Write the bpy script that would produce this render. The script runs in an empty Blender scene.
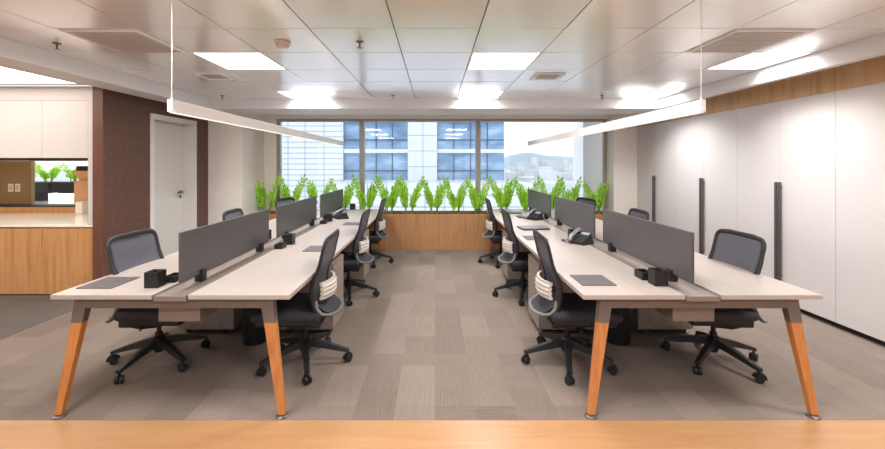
import bpy, bmesh, math, random
from mathutils import Vector, Matrix
C = bpy.context.scene.collection
SC = bpy.context.scene
PI = math.pi
F, VX, VY, H = 395.0, 435.0, 164.0, 1.53      # focal length in px, vanishing point, eye height
V = Vector

# ------------------------------------------------------------------ materials
def rgb(r, g, b): return '#%02x%02x%02x' % (r, g, b)
def lin(h):
    h = h.lstrip('#'); o = []
    for i in (0, 2, 4):
        c = int(h[i:i+2], 16)/255
        o.append(c/12.92 if c <= .04045 else ((c+.055)/1.055)**2.4)
    return (*o, 1)

def base_mat(name, col, rough=.5, metal=0, spec=.5):
    m = bpy.data.materials.new(name); m.use_nodes = True
    b = m.node_tree.nodes['Principled BSDF']
    b.inputs['Base Color'].default_value = lin(col) if isinstance(col, str) else (*col, 1)
    b.inputs['Roughness'].default_value = rough; b.inputs['Metallic'].default_value = metal
    b.inputs['Specular IOR Level'].default_value = spec
    return m, m.node_tree.nodes, m.node_tree.links, b

def coords(N, L, scale, rot=(0, 0, 0), kind='Object'):
    t = N.new('ShaderNodeTexCoord'); mp = N.new('ShaderNodeMapping')
    mp.inputs['Scale'].default_value = scale; mp.inputs['Rotation'].default_value = rot
    if kind == 'World':
        g = N.new('ShaderNodeNewGeometry'); L.new(g.outputs['Position'], mp.inputs['Vector'])
    else:
        L.new(t.outputs[kind], mp.inputs['Vector'])
    return mp.outputs['Vector']

def ramp(N, L, fac, stops):
    r = N.new('ShaderNodeValToRGB'); e = r.color_ramp.elements
    while len(e) < len(stops): e.new(.5)
    for el, (p, c) in zip(e, stops):
        el.position = p; el.color = lin(c) if isinstance(c, str) else (*c, 1)
    L.new(fac, r.inputs['Fac']); return r.outputs['Color']

def mat(name, col, rough=.5, metal=0, spec=.5, var=.04, vscale=30, bump=0, bscale=200):
    """plain surface with a slight procedural variation"""
    m, N, L, b = base_mat(name, col, rough, metal, spec)
    v = coords(N, L, (vscale,)*3)
    n = N.new('ShaderNodeTexNoise'); n.inputs['Scale'].default_value = 1; n.inputs['Detail'].default_value = 3
    L.new(v, n.inputs['Vector'])
    c = V(lin(col)[:3])
    L.new(ramp(N, L, n.outputs['Fac'], [(.3, tuple(c*(1-var))), (.7, tuple(c*(1+var)))]), b.inputs['Base Color'])
    if bump:
        n2 = N.new('ShaderNodeTexNoise'); n2.inputs['Scale'].default_value = bscale; n2.inputs['Detail'].default_value = 2
        t = N.new('ShaderNodeTexCoord'); L.new(t.outputs['Object'], n2.inputs['Vector'])
        bp = N.new('ShaderNodeBump'); bp.inputs['Strength'].default_value = bump; bp.inputs['Distance'].default_value = .004
        L.new(n2.outputs['Fac'], bp.inputs['Height']); L.new(bp.outputs['Normal'], b.inputs['Normal'])
    return m

def wood(name, c1, c2, scale, rough=.4, spec=.4, c3=None):
    """grain runs along the axis with the smallest scale"""
    m, N, L, b = base_mat(name, c1, rough, 0, spec)
    v = coords(N, L, scale, kind='World')
    n = N.new('ShaderNodeTexNoise'); n.inputs['Scale'].default_value = 1; n.inputs['Detail'].default_value = 6
    n.inputs['Roughness'].default_value = .65; n.inputs['Distortion'].default_value = .6
    L.new(v, n.inputs['Vector'])
    L.new(ramp(N, L, n.outputs['Fac'], [(.28, c2), (.5, c1), (.75, c3 or c1)]), b.inputs['Base Color'])
    return m

def emit(name, col, s):
    m = bpy.data.materials.new(name); m.use_nodes = True
    N, L = m.node_tree.nodes, m.node_tree.links; N.clear()
    o = N.new('ShaderNodeOutputMaterial'); e = N.new('ShaderNodeEmission')
    e.inputs['Color'].default_value = lin(col); e.inputs['Strength'].default_value = s
    L.new(e.outputs[0], o.inputs[0]); return m

M = {}
M['wall'] = mat('painted_wall', '#f2e8de', .6, bump=.03)
M['white'] = mat('white_lacquer', rgb(208, 201, 198), .32, var=.01)
M['door_white'] = mat('white_door_paint', rgb(224, 219, 214), .35, var=.01)
M['beam'] = mat('white_plaster', '#e4e3e4', .6, var=.015)
M['brown'] = mat('brown_textured_panel', rgb(98, 67, 55), .6, var=.3, vscale=60, bump=.15, bscale=90)
M['brown_edge'] = wood('brown_edge_veneer', '#6b4638', '#593a2f', (30, 30, 2), .4)
M['oak'] = wood('oak_strip_veneer', rgb(200, 160, 114), rgb(180, 136, 90), (14, 14, 1.1), .4, c3=rgb(212, 177, 134))
M['planter_wood'] = wood('planter_walnut_veneer', rgb(166, 120, 80), rgb(139, 97, 63), (22, 22, 1.0), .4, c3=rgb(179, 133, 92))
M['counter_wood'] = wood('counter_oak_veneer', rgb(192, 141, 92), rgb(166, 115, 68), (24, 24, 1.2), .4, c3=rgb(202, 154, 104))
M['leg_wood'] = wood('orange_leg_wood', rgb(180, 116, 64), rgb(160, 97, 50), (40, 40, 4), .4, c3=rgb(190, 129, 77))
M['floor_wood'] = wood('honey_wood_floor', rgb(166, 124, 86), rgb(158, 114, 76), (1.3, 16, 3), .32, .4, c3=rgb(172, 133, 95))
M['top'] = wood('pale_desk_laminate', rgb(163, 150, 142), rgb(158, 145, 137), (26, 1.6, 20), .33, .45, c3=rgb(167, 156, 147))
M['taupe'] = mat('taupe_metal', rgb(102, 89, 82), .45, .1, var=.02)
M['tray'] = mat('cable_tray_metal', '#776860', .5, .1, var=.02)
M['channel'] = mat('taupe_channel', rgb(122, 109, 101), .4, .2, var=.02)
M['ped'] = wood('taupe_wood_laminate', '#8a7a70', '#796a61', (30, 3, 30), .45, c3='#95867c')
M['screen'] = mat('grey_screen_laminate', rgb(74, 69, 70), .42, var=.02, bump=.02)
M['black'] = mat('black_plastic', '#1c1b1c', .42, spec=.35, var=.1)
M['dark_plastic'] = mat('charcoal_plastic', rgb(38, 36, 37), .5, spec=.3, var=.05)
M['wheel'] = mat('caster_rubber', '#161616', .5, var=.05)
M['fabric'] = mat('dark_seat_fabric', '#2c2a30', .85, var=.12, vscale=200, bump=.2, bscale=500)
M['lumbar'] = mat('pale_lumbar_rubber', '#bdb4ab', .6, var=.03)
M['loop'] = mat('grey_support_plastic', '#66625f', .4, var=.03)
M['foot'] = mat('dark_steel', '#6d6863', .35, .6)
M['chrome'] = mat('brushed_steel', '#b9b6b2', .28, .9, var=.03)
M['alu'] = mat('window_aluminium', '#a0978d', .4, .3, var=.03)
M['dark_alu'] = mat('handle_bronze', '#5c5656', .35, .3, var=.05)
M['soil'] = mat('planter_soil', '#3c2a20', .9, var=.3, vscale=60, bump=.5)
M['stem'] = mat('green_stem', '#5f8a2a', .45, var=.2)
M['pad'] = mat('grey_desk_pad', rgb(82, 76, 75), .5, var=.03)
M['stone'] = mat('white_quartz', '#efe9df', .12, var=.02)
M['black_trim'] = mat('black_finish', '#1a1715', .6)  # plain black for plinths, ledge top and cupboard rail
M['tan'] = mat('tan_backsplash', '#8f6f47', .4, var=.03)
M['card'] = mat('brown_cardboard', '#c79a70', .7, var=.05)
M['paper'] = mat('white_paper', '#e6ddd2', .7)
M['grille'] = mat('grille_metal', '#b9b0aa', .45, .1)
M['vent_core'] = mat('vent_grey', '#a59c96', .6)
M['vent_dark'] = mat('vent_core', '#6e645e', .6)
M['pend'] = mat('pendant_aluminium', '#dcd4cd', .4, .1, var=.01)
M['silver'] = mat('silver_plastic', rgb(112, 110, 109), .35, .3)
M['lcd'] = mat('phone_display', '#7d8791', .15)
M['cream'] = mat('detector_cream', '#c9bda9', .5)
M['steel_wire'] = mat('pendant_cable_steel', '#d8d4d0', .3, .4)
M['led_panel'] = emit('led_panel_glow', '#fff8f3', 2.5)
M['led_strip'] = emit('led_strip_glow', '#fff6ee', .5)
M['led_warm'] = emit('warm_strip_glow', '#ffe6c4', 14.0)
M['led_kitchen'] = emit('kitchen_light_glow', '#fff2e6', 1.9)

def leaf_mat():
    m, N, L, b = base_mat('zz_leaf', '#6fae1c', .32, 0, .5)
    v = coords(N, L, (14, 14, 14))
    n = N.new('ShaderNodeTexNoise'); n.inputs['Scale'].default_value = 1; L.new(v, n.inputs['Vector'])
    col = ramp(N, L, n.outputs['Fac'], [(.3, '#93cd30'), (.55, '#b3e346'), (.75, '#cbf06c')])
    L.new(col, b.inputs['Base Color'])
    tr = N.new('ShaderNodeBsdfTranslucent'); L.new(col, tr.inputs['Color'])
    mx = N.new('ShaderNodeMixShader'); mx.inputs[0].default_value = .5
    L.new(b.outputs[0], mx.inputs[1]); L.new(tr.outputs[0], mx.inputs[2])
    L.new(mx.outputs[0], N['Material Output'].inputs[0]); return m
M['leaf'] = leaf_mat()
M['tower_white'] = mat('tower_white_panel', rgb(178, 182, 190), .5, var=.02, vscale=1)

def mesh_fabric():
    m, N, L, b = base_mat('chair_mesh_fabric', rgb(80, 78, 86), .7)
    t = N.new('ShaderNodeBsdfTransparent'); mx = N.new('ShaderNodeMixShader'); mx.inputs[0].default_value = .22
    L.new(b.outputs[0], mx.inputs[1]); L.new(t.outputs[0], mx.inputs[2])
    L.new(mx.outputs[0], N['Material Output'].inputs[0]); return m
M['mesh'] = mesh_fabric()

def glass_mat():
    m = bpy.data.materials.new('window_glass'); m.use_nodes = True
    N, L = m.node_tree.nodes, m.node_tree.links; N.clear()
    o = N.new('ShaderNodeOutputMaterial'); t = N.new('ShaderNodeBsdfTransparent'); g = N.new('ShaderNodeBsdfGlossy')
    t.inputs['Color'].default_value = (.95, .97, .98, 1); g.inputs['Roughness'].default_value = .02
    f = N.new('ShaderNodeFresnel'); f.inputs['IOR'].default_value = 1.45
    mx = N.new('ShaderNodeMixShader'); L.new(f.outputs[0], mx.inputs[0]); L.new(t.outputs[0], mx.inputs[1]); L.new(g.outputs[0], mx.inputs[2])
    L.new(mx.outputs[0], o.inputs[0]); return m
M['glass'] = glass_mat()

def carpet_mat():
    m, N, L, b = base_mat('carpet_planks', '#8d8177', .95, 0, .15)
    def mth(op, a, bb=None, c=None):
        n = N.new('ShaderNodeMath'); n.operation = op
        for i, x in enumerate((a, bb, c)):
            if x is None: continue
            if isinstance(x, (int, float)): n.inputs[i].default_value = x
            else: L.new(x, n.inputs[i])
        return n.outputs[0]
    def brick(scale, off, rot, w, h, c1, c2, bias=0):
        v = coords(N, L, (1, 1, 1), rot, 'World')
        k = N.new('ShaderNodeTexBrick'); k.offset = off; k.offset_frequency = 2; k.squash = 1
        k.inputs['Scale'].default_value = 1; k.inputs['Mortar Size'].default_value = 0.0
        k.inputs['Brick Width'].default_value = w; k.inputs['Row Height'].default_value = h; k.inputs['Bias'].default_value = bias
        k.inputs['Color1'].default_value = (c1, c1, c1, 1); k.inputs['Color2'].default_value = (c2, c2, c2, 1)
        L.new(v, k.inputs['Vector']); return k.outputs['Color']
    k1 = brick(1, .37, (0, 0, PI/2), .5, .25, 0, 1)
    k2 = brick(1, .5, (0, 0, PI/2), 1.0, .5, 0, 1)
    # fine ribs, running along or across per plank
    v = coords(N, L, (1, 1, 1), kind='World')
    sp = N.new('ShaderNodeSeparateXYZ'); L.new(v, sp.inputs[0])
    rx = mth('MULTIPLY_ADD', mth('SINE', mth('MULTIPLY', sp.outputs[0], 300)), .5, .5)
    ry = mth('MULTIPLY_ADD', mth('SINE', mth('MULTIPLY', sp.outputs[1], 260)), .5, .5)
    sel = mth('GREATER_THAN', k2, .5)
    rib = mth('ADD', mth('MULTIPLY', rx, sel), mth('MULTIPLY', ry, mth('SUBTRACT', 1, sel)))
    n = N.new('ShaderNodeTexNoise'); n.inputs['Scale'].default_value = 60; n.inputs['Detail'].default_value = 4; L.new(v, n.inputs['Vector'])
    def streak(sc):
        q = N.new('ShaderNodeTexNoise'); q.inputs['Scale'].default_value = 1; q.inputs['Detail'].default_value = 3; q.inputs['Roughness'].default_value = .6
        L.new(coords(N, L, sc, kind='World'), q.inputs['Vector']); return q.outputs['Fac']
    stk = mth('ADD', mth('MULTIPLY', streak((70, 5, 1)), sel), mth('MULTIPLY', streak((5, 70, 1)), mth('SUBTRACT', 1, sel)))
    tone = mth('ADD', mth('ADD', mth('MULTIPLY', k1, .33), mth('MULTIPLY', k2, .10)), mth('ADD', mth('ADD', mth('MULTIPLY', rib, .10), mth('MULTIPLY', stk, .45)), mth('MULTIPLY', n.outputs['Fac'], .25)))
    warm = ramp(N, L, tone, [(.15, rgb(92, 80, 72)), (.5, rgb(112, 99, 90)), (.95, rgb(132, 118, 108))])
    grey = ramp(N, L, tone, [(.1, rgb(78, 71, 68)), (.95, rgb(96, 88, 84))])
    side = mth('LESS_THAN', sp.outputs[0], -3.77)
    mx = N.new('ShaderNodeMix'); mx.data_type = 'RGBA'
    L.new(side, mx.inputs[0]); L.new(warm, mx.inputs[6]); L.new(grey, mx.inputs[7])
    L.new(mx.outputs[2], b.inputs['Base Color'])
    bp = N.new('ShaderNodeBump'); bp.inputs['Strength'].default_value = .15; bp.inputs['Distance'].default_value = .003
    L.new(rib, bp.inputs['Height']); L.new(bp.outputs[0], b.inputs['Normal'])
    return m
M['carpet'] = carpet_mat()

def ceiling_mat():
    m, N, L, b = base_mat('metal_ceiling_tile', '#f4f4f5', .2, .4, .6)
    v = coords(N, L, (2.2, 1.1, 1), kind='World')
    n = N.new('ShaderNodeTexNoise'); n.inputs['Scale'].default_value = 1; n.inputs['Detail'].default_value = 1; L.new(v, n.inputs['Vector'])
    bp = N.new('ShaderNodeBump'); bp.inputs['Strength'].default_value = .35; bp.inputs['Distance'].default_value = .012
    L.new(n.outputs['Fac'], bp.inputs['Height']); L.new(bp.outputs[0], b.inputs['Normal'])
    return m
M['tile'] = ceiling_mat()

# ------------------------------------------------------------------ mesh helpers
class MB:
    def __init__(s): s.bm = bmesh.new()
    def add(s, verts, faces):
        vs = [s.bm.verts.new(v) for v in verts]
        for f in faces:
            try: s.bm.faces.new([vs[i] for i in f])
            except ValueError: pass
        return s
    def box(s, x0, x1, y0, y1, z0, z1, bev=0, seg=2):
        b = bmesh.new(); bmesh.ops.create_cube(b, size=1)
        bmesh.ops.transform(b, matrix=Matrix.Translation(((x0+x1)/2, (y0+y1)/2, (z0+z1)/2)) @ Matrix.Diagonal((x1-x0, y1-y0, z1-z0, 1)), verts=b.verts)
        if bev: bmesh.ops.bevel(b, geom=b.edges[:], offset=bev, segments=seg, profile=.5, affect='EDGES', clamp_overlap=True)
        return s.merge(b)
    def merge(s, b, mtx=None):
        if mtx: bmesh.ops.transform(b, matrix=mtx, verts=b.verts)
        b.verts.index_update()
        s.add([v.co.copy() for v in b.verts], [[v.index for v in f.verts] for f in b.faces]); b.free(); return s
    def tmesh(s, other, mtx): return s.merge(other.bm, mtx)
    def cyl(s, p0, p1, r0, r1=None, n=16, cap=True):
        r1 = r0 if r1 is None else r1
        p0, p1 = V(p0), V(p1); d = (p1-p0).normalized()
        a = d.orthogonal().normalized(); c = d.cross(a)
        vs = []
        for p, r in ((p0, r0), (p1, r1)):
            vs += [p + (a*math.cos(2*PI*i/n) + c*math.sin(2*PI*i/n))*r for i in range(n)]
        fs = [(i, (i+1) % n, n+(i+1) % n, n+i) for i in range(n)]
        if cap: fs += [tuple(range(n))[::-1], tuple(range(n, 2*n))]
        return s.add(vs, fs)
    def lathe(s, prof, c=(0, 0, 0), n=24):
        vs = []; k = len(prof)
        for i in range(n):
            a = 2*PI*i/n
            vs += [V((c[0]+r*math.cos(a), c[1]+r*math.sin(a), c[2]+z)) for r, z in prof]
        fs = [(i*k+j, ((i+1) % n)*k+j, ((i+1) % n)*k+j+1, i*k+j+1) for i in range(n) for j in range(k-1)]
        fs += [tuple(i*k for i in range(n))[::-1], tuple(i*k+k-1 for i in range(n))]
        return s.add(vs, fs)
    def tube(s, pts, ru, rv=None, ref=None, n=10, closed=False, taper=None):
        pts = [V(p) for p in pts]; rv = ru if rv is None else rv; m = len(pts); vs = []; prev = None
        for i, p in enumerate(pts):
            if closed: t = pts[(i+1) % m]-pts[i-1]
            else: t = pts[min(i+1, m-1)]-pts[max(i-1, 0)]
            t.normalize()
            if ref is not None: u = t.cross(V(ref))
            else: u = (prev - t*prev.dot(t)) if prev is not None else t.orthogonal()
            if u.length < 1e-5: u = t.orthogonal()
            u.normalize(); prev = u; w = t.cross(u); k = taper[i] if taper else 1
            vs += [p + u*ru*k*math.cos(2*PI*j/n) + w*rv*k*math.sin(2*PI*j/n) for j in range(n)]
        fs = []
        for i in range(m if closed else m-1):
            a, b = i*n, ((i+1) % m)*n
            fs += [(a+j, a+(j+1) % n, b+(j+1) % n, b+j) for j in range(n)]
        if not closed: fs += [tuple(range(n))[::-1], tuple(range((m-1)*n, m*n))]
        return s.add(vs, fs)
    def hull8(s, a, b):
        """two quads (4 points each) joined into a prism"""
        return s.add([V(p) for p in a]+[V(p) for p in b], [(3, 2, 1, 0), (4, 5, 6, 7), (0, 1, 5, 4), (1, 2, 6, 5), (2, 3, 7, 6), (3, 0, 4, 7)])
    def grid(s, fn, nu, nv, thick=None):
        P = [[V(fn(i/nu, j/nv)) for j in range(nv+1)] for i in range(nu+1)]
        vs = [p for r in P for p in r]; k = nv+1
        fs = [(i*k+j, (i+1)*k+j, (i+1)*k+j+1, i*k+j+1) for i in range(nu) for j in range(nv)]
        if thick:
            off = V(thick); n0 = len(vs); vs += [p+off for p in vs]
            fs += [tuple(n0+q for q in f)[::-1] for f in fs]
            rim = [i*k for i in range(nu+1)] + [nu*k+j for j in range(1, k)] + [i*k+nv for i in range(nu-1, -1, -1)] + [j for j in range(nv-1, 0, -1)]
            fs += [(rim[a], n0+rim[a], n0+rim[(a+1) % len(rim)], rim[(a+1) % len(rim)]) for a in range(len(rim))]
        return s.add(vs, fs)
    def build(s, name, m, parent=None, smooth=False, at=None):
        """vertices are given in world space; the origin becomes the parent's place, or `at`"""
        o0 = V(parent['_w']) if parent is not None else V(at or (0, 0, 0))
        bmesh.ops.recalc_face_normals(s.bm, faces=s.bm.faces[:])
        for v in s.bm.verts: v.co -= o0
        me = bpy.data.meshes.new(name); s.bm.to_mesh(me); s.bm.free()
        o = bpy.data.objects.new(name, me); C.objects.link(o)
        for mm in (m if isinstance(m, (list, tuple)) else [m]): me.materials.append(mm)
        if smooth:
            for p in me.polygons: p.use_smooth = True
            try: me.set_sharp_from_angle(angle=R(38))
            except Exception: pass
        if parent is not None: o.parent = parent
        else: o.location = o0
        o['_w'] = tuple(o0); return o
R = math.radians

def tag(o, label, cat, group=None):
    o['label'] = label; o['category'] = cat
    if group: o['group'] = group
    return o
def thing(name, label, cat, loc=(0, 0, 0), group=None):
    o = bpy.data.objects.new(name, None); C.objects.link(o); o.location = loc; o.empty_display_size = .1
    o['_w'] = tuple(loc); return tag(o, label, cat, group)
def struct(o): o['kind'] = 'structure'; return o
def copy_tree(o, parent=None):
    c = o.copy(); C.objects.link(c)
    if parent is not None: c.parent = parent
    for ch in list(o.children): copy_tree(ch, c)
    return c
def place(proto, used, loc, rz, label, group):
    o = proto if not used else copy_tree(proto)
    o.location = loc; o.rotation_euler = (0, 0, rz); o['label'] = label; o['group'] = group
    return o

# ------------------------------------------------------------------ room shell
ZC, XB, ZB = 2.523, 3.40, 2.372           # ceiling height, beam inner faces, beam undersides
CX0, PIT = .0145, .625                    # ceiling grid
XL, XR, YW = -3.86, 3.73, 7.60            # brown wall, cabinet fronts, window plane
YK = 4.61                                 # front of the kitchenette
YB = -3.2                                 # room behind the viewpoint
struct(MB().box(-7.6, 4.5, 2.356, 8.0, -.12, 0).build('floor', M['carpet']))
struct(MB().box(-7.6, 4.5, YB, 2.356, -.12, .001).build('floor', M['floor_wood']))

# ceiling tiles: each a thin tray with a shadow joint
rng = random.Random(4)
tiles = MB()
YR = [2.887 + PIT*k for k in range(-10, 6)]
XCOL = [CX0 + .3125 + PIT*k for k in range(-6, 6)]     # column borders
XCOL = [x for x in XCOL if -XB < x < XB]
xs = [-XB] + XCOL + [XB]
PANEL_W = 16.5
R = math.radians
LIGHTX = [(-2.173, -1.548), (.327, .952), (2.827, XB-.03)]
LIGHTY = [3.512-3.75, 3.512-1.875, 3.512, 5.387]
def is_light(xc, yc):
    return any(a < xc < b for a, b in LIGHTX) and any(y < yc < y+PIT for y in LIGHTY)
ys = [YB] + [y for y in YR if y > YB+.05] + [6.0]
for i in range(len(xs)-1):
    for j in range(len(ys)-1):
        x0, x1, y0, y1 = xs[i]+.004, xs[i+1]-.004, ys[j]+.004, ys[j+1]-.004
        if x1-x0 < .03 or y1-y0 < .03: continue
        if is_light((x0+x1)/2, (y0+y1)/2): continue
        t = [rng.uniform(-.0012, .0012) for _ in range(3)]
        z = lambda a, b: ZC + t[0]*a + t[1]*b
        tiles.hull8([(x0, y0, z(-1, -1)), (x1, y0, z(1, -1)), (x1, y1, z(1, 1)), (x0, y1, z(-1, 1))],
                    [(x0, y0, ZC+.02), (x1, y0, ZC+.02), (x1, y1, ZC+.02), (x0, y1, ZC+.02)])
struct(tiles.build('ceiling', M['tile']))
struct(MB().box(-XB, XB, YB, 6.0, ZC+.025, ZC+.09).build('ceiling', M['vent_dark']))
struct(MB().box(-4.2, 4.5, 6.0, 8.0, 2.62, 2.72).build('ceiling', M['beam']))
struct(MB().box(-7.6, 4.5, YB-.1, 6.0, 2.73, 2.9).box(-4.2, 4.5, 6.0, 7.75, 2.73, 2.9).build('ceiling', M['beam']))  # unseen roof slab, added above the ceilings to block sun leaking in
# perimeter beams
struct(MB().box(-3.71, -XB, YB, 6.0, ZB, 2.72, .004).build('trim_1', M['beam']))
struct(MB().box(XB, 3.48, YB, 6.0, ZB, 2.72, .004).build('trim_2', M['beam']))
struct(MB().box(-3.86, XR+.1, 6.0, 6.72, ZB, 2.72, .004).build('trim_3', M['beam']))
struct(MB().box(3.48, 4.5, YB, 6.0, 2.56, 2.72).box(-3.97, -3.71, YB, 6.0, 2.56, 2.72).build('ceiling', M['beam']))
# left brown wall with a door opening
DY0, DY1, DZ = 5.42, 6.31, 2.15
w = MB()
w.box(-3.98, XL, YK+.004, DY0-.07, 0, 2.56).box(-3.98, XL, DY1+.07, 6.72, 0, 2.56).box(-3.98, XL, DY0-.07, DY1+.07, DZ+.07, 2.56)
struct(w.build('wall_left', M['brown']))
struct(MB().box(-3.98, XL, YK-.02, YK+.004, 0, 2.44).build('trim_4', M['brown_edge']))
# door
d = thing('door_1', 'white door set into the brown wall', 'door', (XL, (DY0+DY1)/2, 0)); struct(d)
for k in ('label', 'category'): del d[k]
f = MB()
for y0, y1 in ((DY0-.07, DY0), (DY1, DY1+.07)): f.box(-4.1, XL+.015, y0, y1, 0, DZ+.07, .003)
f.box(-4.1, XL+.015, DY0, DY1, DZ, DZ+.07, .003)
f.build('door_frame', M['door_white'], d)
MB().box(-4.06, -4.02, DY0+.004, DY1-.004, .008, DZ-.004, .002).build('door_leaf', M['door_white'], d)
h = MB(); yh = DY1-.075; zh = 1.09
h.cyl((-4.02, yh, zh), (-4.012, yh, zh), .027, n=20).cyl((-4.012, yh, zh), (-3.975, yh, zh), .01, n=12)
h.tube([(-3.975, yh+.01, zh), (-3.97, yh-.03, zh), (-3.972, yh-.13, zh)], .012, n=10)
h.cyl((-4.02, yh, zh-.075), (-4.012, yh, zh-.075), .024, n=20)
h.build('door_handle', M['foot'], d, True)
MB().box(-4.15, -4.1, 5.2, 6.5, 0, 2.4).build('door_backing', M['door_white'], d)
# window side piers and the wall around the window
struct(MB().box(-4.2, -3.28, 6.72, YW+.12, 0, 2.62).box(-3.28, -3.04, YW, YW+.12, 0, 2.62).build('wall_back_left', M['wall']))
struct(MB().box(3.30, 4.5, 7.292, YW+.12, 0, 2.62).build('wall_back_right', M['wall']))
struct(MB().box(-3.04, 3.30, YW, YW+.12, 0, .48).box(-3.04, 3.30, YW, YW+.12, 2.395, 2.62).build('wall_back', M['wall']))
struct(MB().box(-7.6, 4.5, YB-.1, YB, 0, .5).box(-7.6, 4.5, YB-.1, YB, 2.45, 2.72).box(-7.6, -5.6, YB-.1, YB, .5, 2.45).box(3.6, 4.5, YB-.1, YB, .5, 2.45).build('wall_front', M['wall']))
w2 = bpy.data.objects.new('window_2', None); C.objects.link(w2); w2.location = (0, YB, .5); w2['_w'] = (0, YB, .5); struct(w2)
f = MB().box(-5.6, 3.6, YB-.09, YB, .5, .55).box(-5.6, 3.6, YB-.09, YB, 2.40, 2.45)
for x in (-5.6, -3.3, -1.0, 1.3, 3.54): f.box(x, x+.06, YB-.09, YB, .55, 2.40)
f.build('window_frame', M['alu'], w2)
for x in (-5.54, -3.24, -.94, 1.36): MB().box(x, x+2.18, YB-.05, YB-.042, .55, 2.40).build('pane', M['glass'], w2)
struct(MB().box(4.4, 4.5, YB, 8, 0, 2.72).build('wall_right', M['wall']))
struct(MB().box(-7.6, -7.5, YB, 6.06, 0, 2.72).build('wall_left', M['wall']))
# window: frame, mullions, panes
wn = bpy.data.objects.new('window_1', None); C.objects.link(wn); wn.location = (0, YW, .6); wn['_w'] = (0, YW, .6); struct(wn)
f = MB()
f.box(-3.04, 3.30, YW-.02, YW+.09, 2.345, 2.395).box(-3.04, 3.30, YW-.02, YW+.09, .48, .53)
f.box(-3.04, -2.975, YW-.02, YW+.09, .53, 2.345).box(3.24, 3.30, YW-.02, YW+.09, .53, 2.345)
f.build('window_frame', M['alu'], wn)
mull = (-1.405, .83)
for x in mull: MB().box(x-.045, x+.045, YW-.03, YW+.09, .53, 2.345, .004).build('mullion', M['alu'], wn)
struct(MB().box(3.04, 3.7, 8.1, 8.7, -3, 4).build('trim_9', M['beam']))
ex = (-2.975,) + mull + (3.24,)
for a, b in zip(ex[:-1], ex[1:]):
    MB().box(a+.02, b-.02, YW+.03, YW+.038, .53, 2.345).build('pane', M['glass'], wn)

# ------------------------------------------------------------------ ceiling fittings
g = 'recessed square ceiling lights'
lab = {(0, 2): 'square recessed ceiling light above left bench, nearer the camera', (0, 3): 'square recessed ceiling light at far left, close to the window beam',
       (1, 2): 'square recessed ceiling light above the aisle, nearer the camera', (1, 3): 'square recessed ceiling light above the aisle, close to the window beam',
       (2, 2): 'recessed ceiling light at right edge of ceiling beside grille', (2, 3): 'recessed ceiling light at right edge of ceiling close to window beam'}
for i, (a, b) in enumerate(LIGHTX):
    for j, y in enumerate(LIGHTY):
        t = thing('ceiling_light', lab.get((i, j), 'recessed square ceiling light of the grid behind the viewpoint'), 'ceiling light', ((a+b)/2, y+PIT/2, ZC), g)
        fr = MB(); a2, b2, y0, y1 = a+.004, b-.004, y+.004, min(y+PIT-.004, 5.96)
        fr.box(a2, b2, y0, y0+.015, ZC-.002, ZC+.018).box(a2, b2, y1-.015, y1, ZC-.002, ZC+.018)
        fr.box(a2, a2+.015, y0+.015, y1-.015, ZC-.002, ZC+.018).box(b2-.015, b2, y0+.015, y1-.015, ZC-.002, ZC+.018)
        fr.build('light_frame', M['beam'], t)
        MB().box(a2+.015, b2-.015, y0+.015, y1-.015, ZC+.004, ZC+.014).build('diffuser', M['led_panel'], t)
        la = bpy.data.lights.new('panel_lamp', 'AREA'); la.shape = 'RECTANGLE'; la.size = b2-a2-.03; la.size_y = y1-y0-.03
        la.energy = PANEL_W*(b2-a2)/.617*(.75 if j == 3 or i == 2 else 1.05); la.color = (.965, .985, 1); la.spread = R(125 if j == 3 or i == 2 else 175)
        lo = bpy.data.objects.new('panel_lamp', la); C.objects.link(lo); lo.parent = t; lo.location = (0, 0, .003)
for xc, side in ((-2.485, 'left'), (2.515, 'right')):
    t = thing('air_grille', 'square slotted air grille in the ceiling at %s' % side, 'air grille', (xc, 3.2, ZC), 'slotted ceiling air grilles')
    MB().box(xc-.29, xc+.29, 2.91, 3.49, ZC-.008, ZC-.002, .002).build('grille_frame', M['beam'], t)
    for k in range(12):
        y = 2.955+k*.0445
        MB().box(xc-.25, xc+.25, y, y+.034, ZC-.014, ZC-.008).build('slat', M['grille'], t)
for xc, side in ((1.265, 'right of the aisle light'), (-2.485, 'by the left ceiling light')):
    t = thing('ceiling_vent', 'small square ceiling vent %s' % side, 'ceiling vent', (xc, 4.45, ZC), 'small square ceiling vents')
    v = MB()
    for q in ((-.16, .16, -.16, -.12), (-.16, .16, .12, .16), (-.16, -.12, -.12, .12), (.12, .16, -.12, .12)):
        v.box(xc+q[0], xc+q[1], 4.45+q[2], 4.45+q[3], ZC-.012, ZC-.002, .003)
    v.build('vent_frame', M['beam'], t)
    MB().box(xc-.12, xc+.12, 4.33, 4.57, ZC-.006, ZC-.002).build('vent_core', M['vent_core'], t)
t = thing('smoke_detector', 'round cream smoke detector on ceiling left of centre', 'smoke detector', (-1.235, 3.2, ZC))
MB().lathe([(.001, -.004), (.062, -.004), (.062, -.022), (.055, -.026), (.001, -.026)], (-1.235, 3.2, ZC)).build('mounting_base', M['cream'], t, True)
MB().lathe([(.001, -.026), (.05, -.026), (.05, -.042), (.036, -.056), (.001, -.058)], (-1.235, 3.2, ZC)).build('sensor_cap', M['cream'], t, True)
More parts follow.
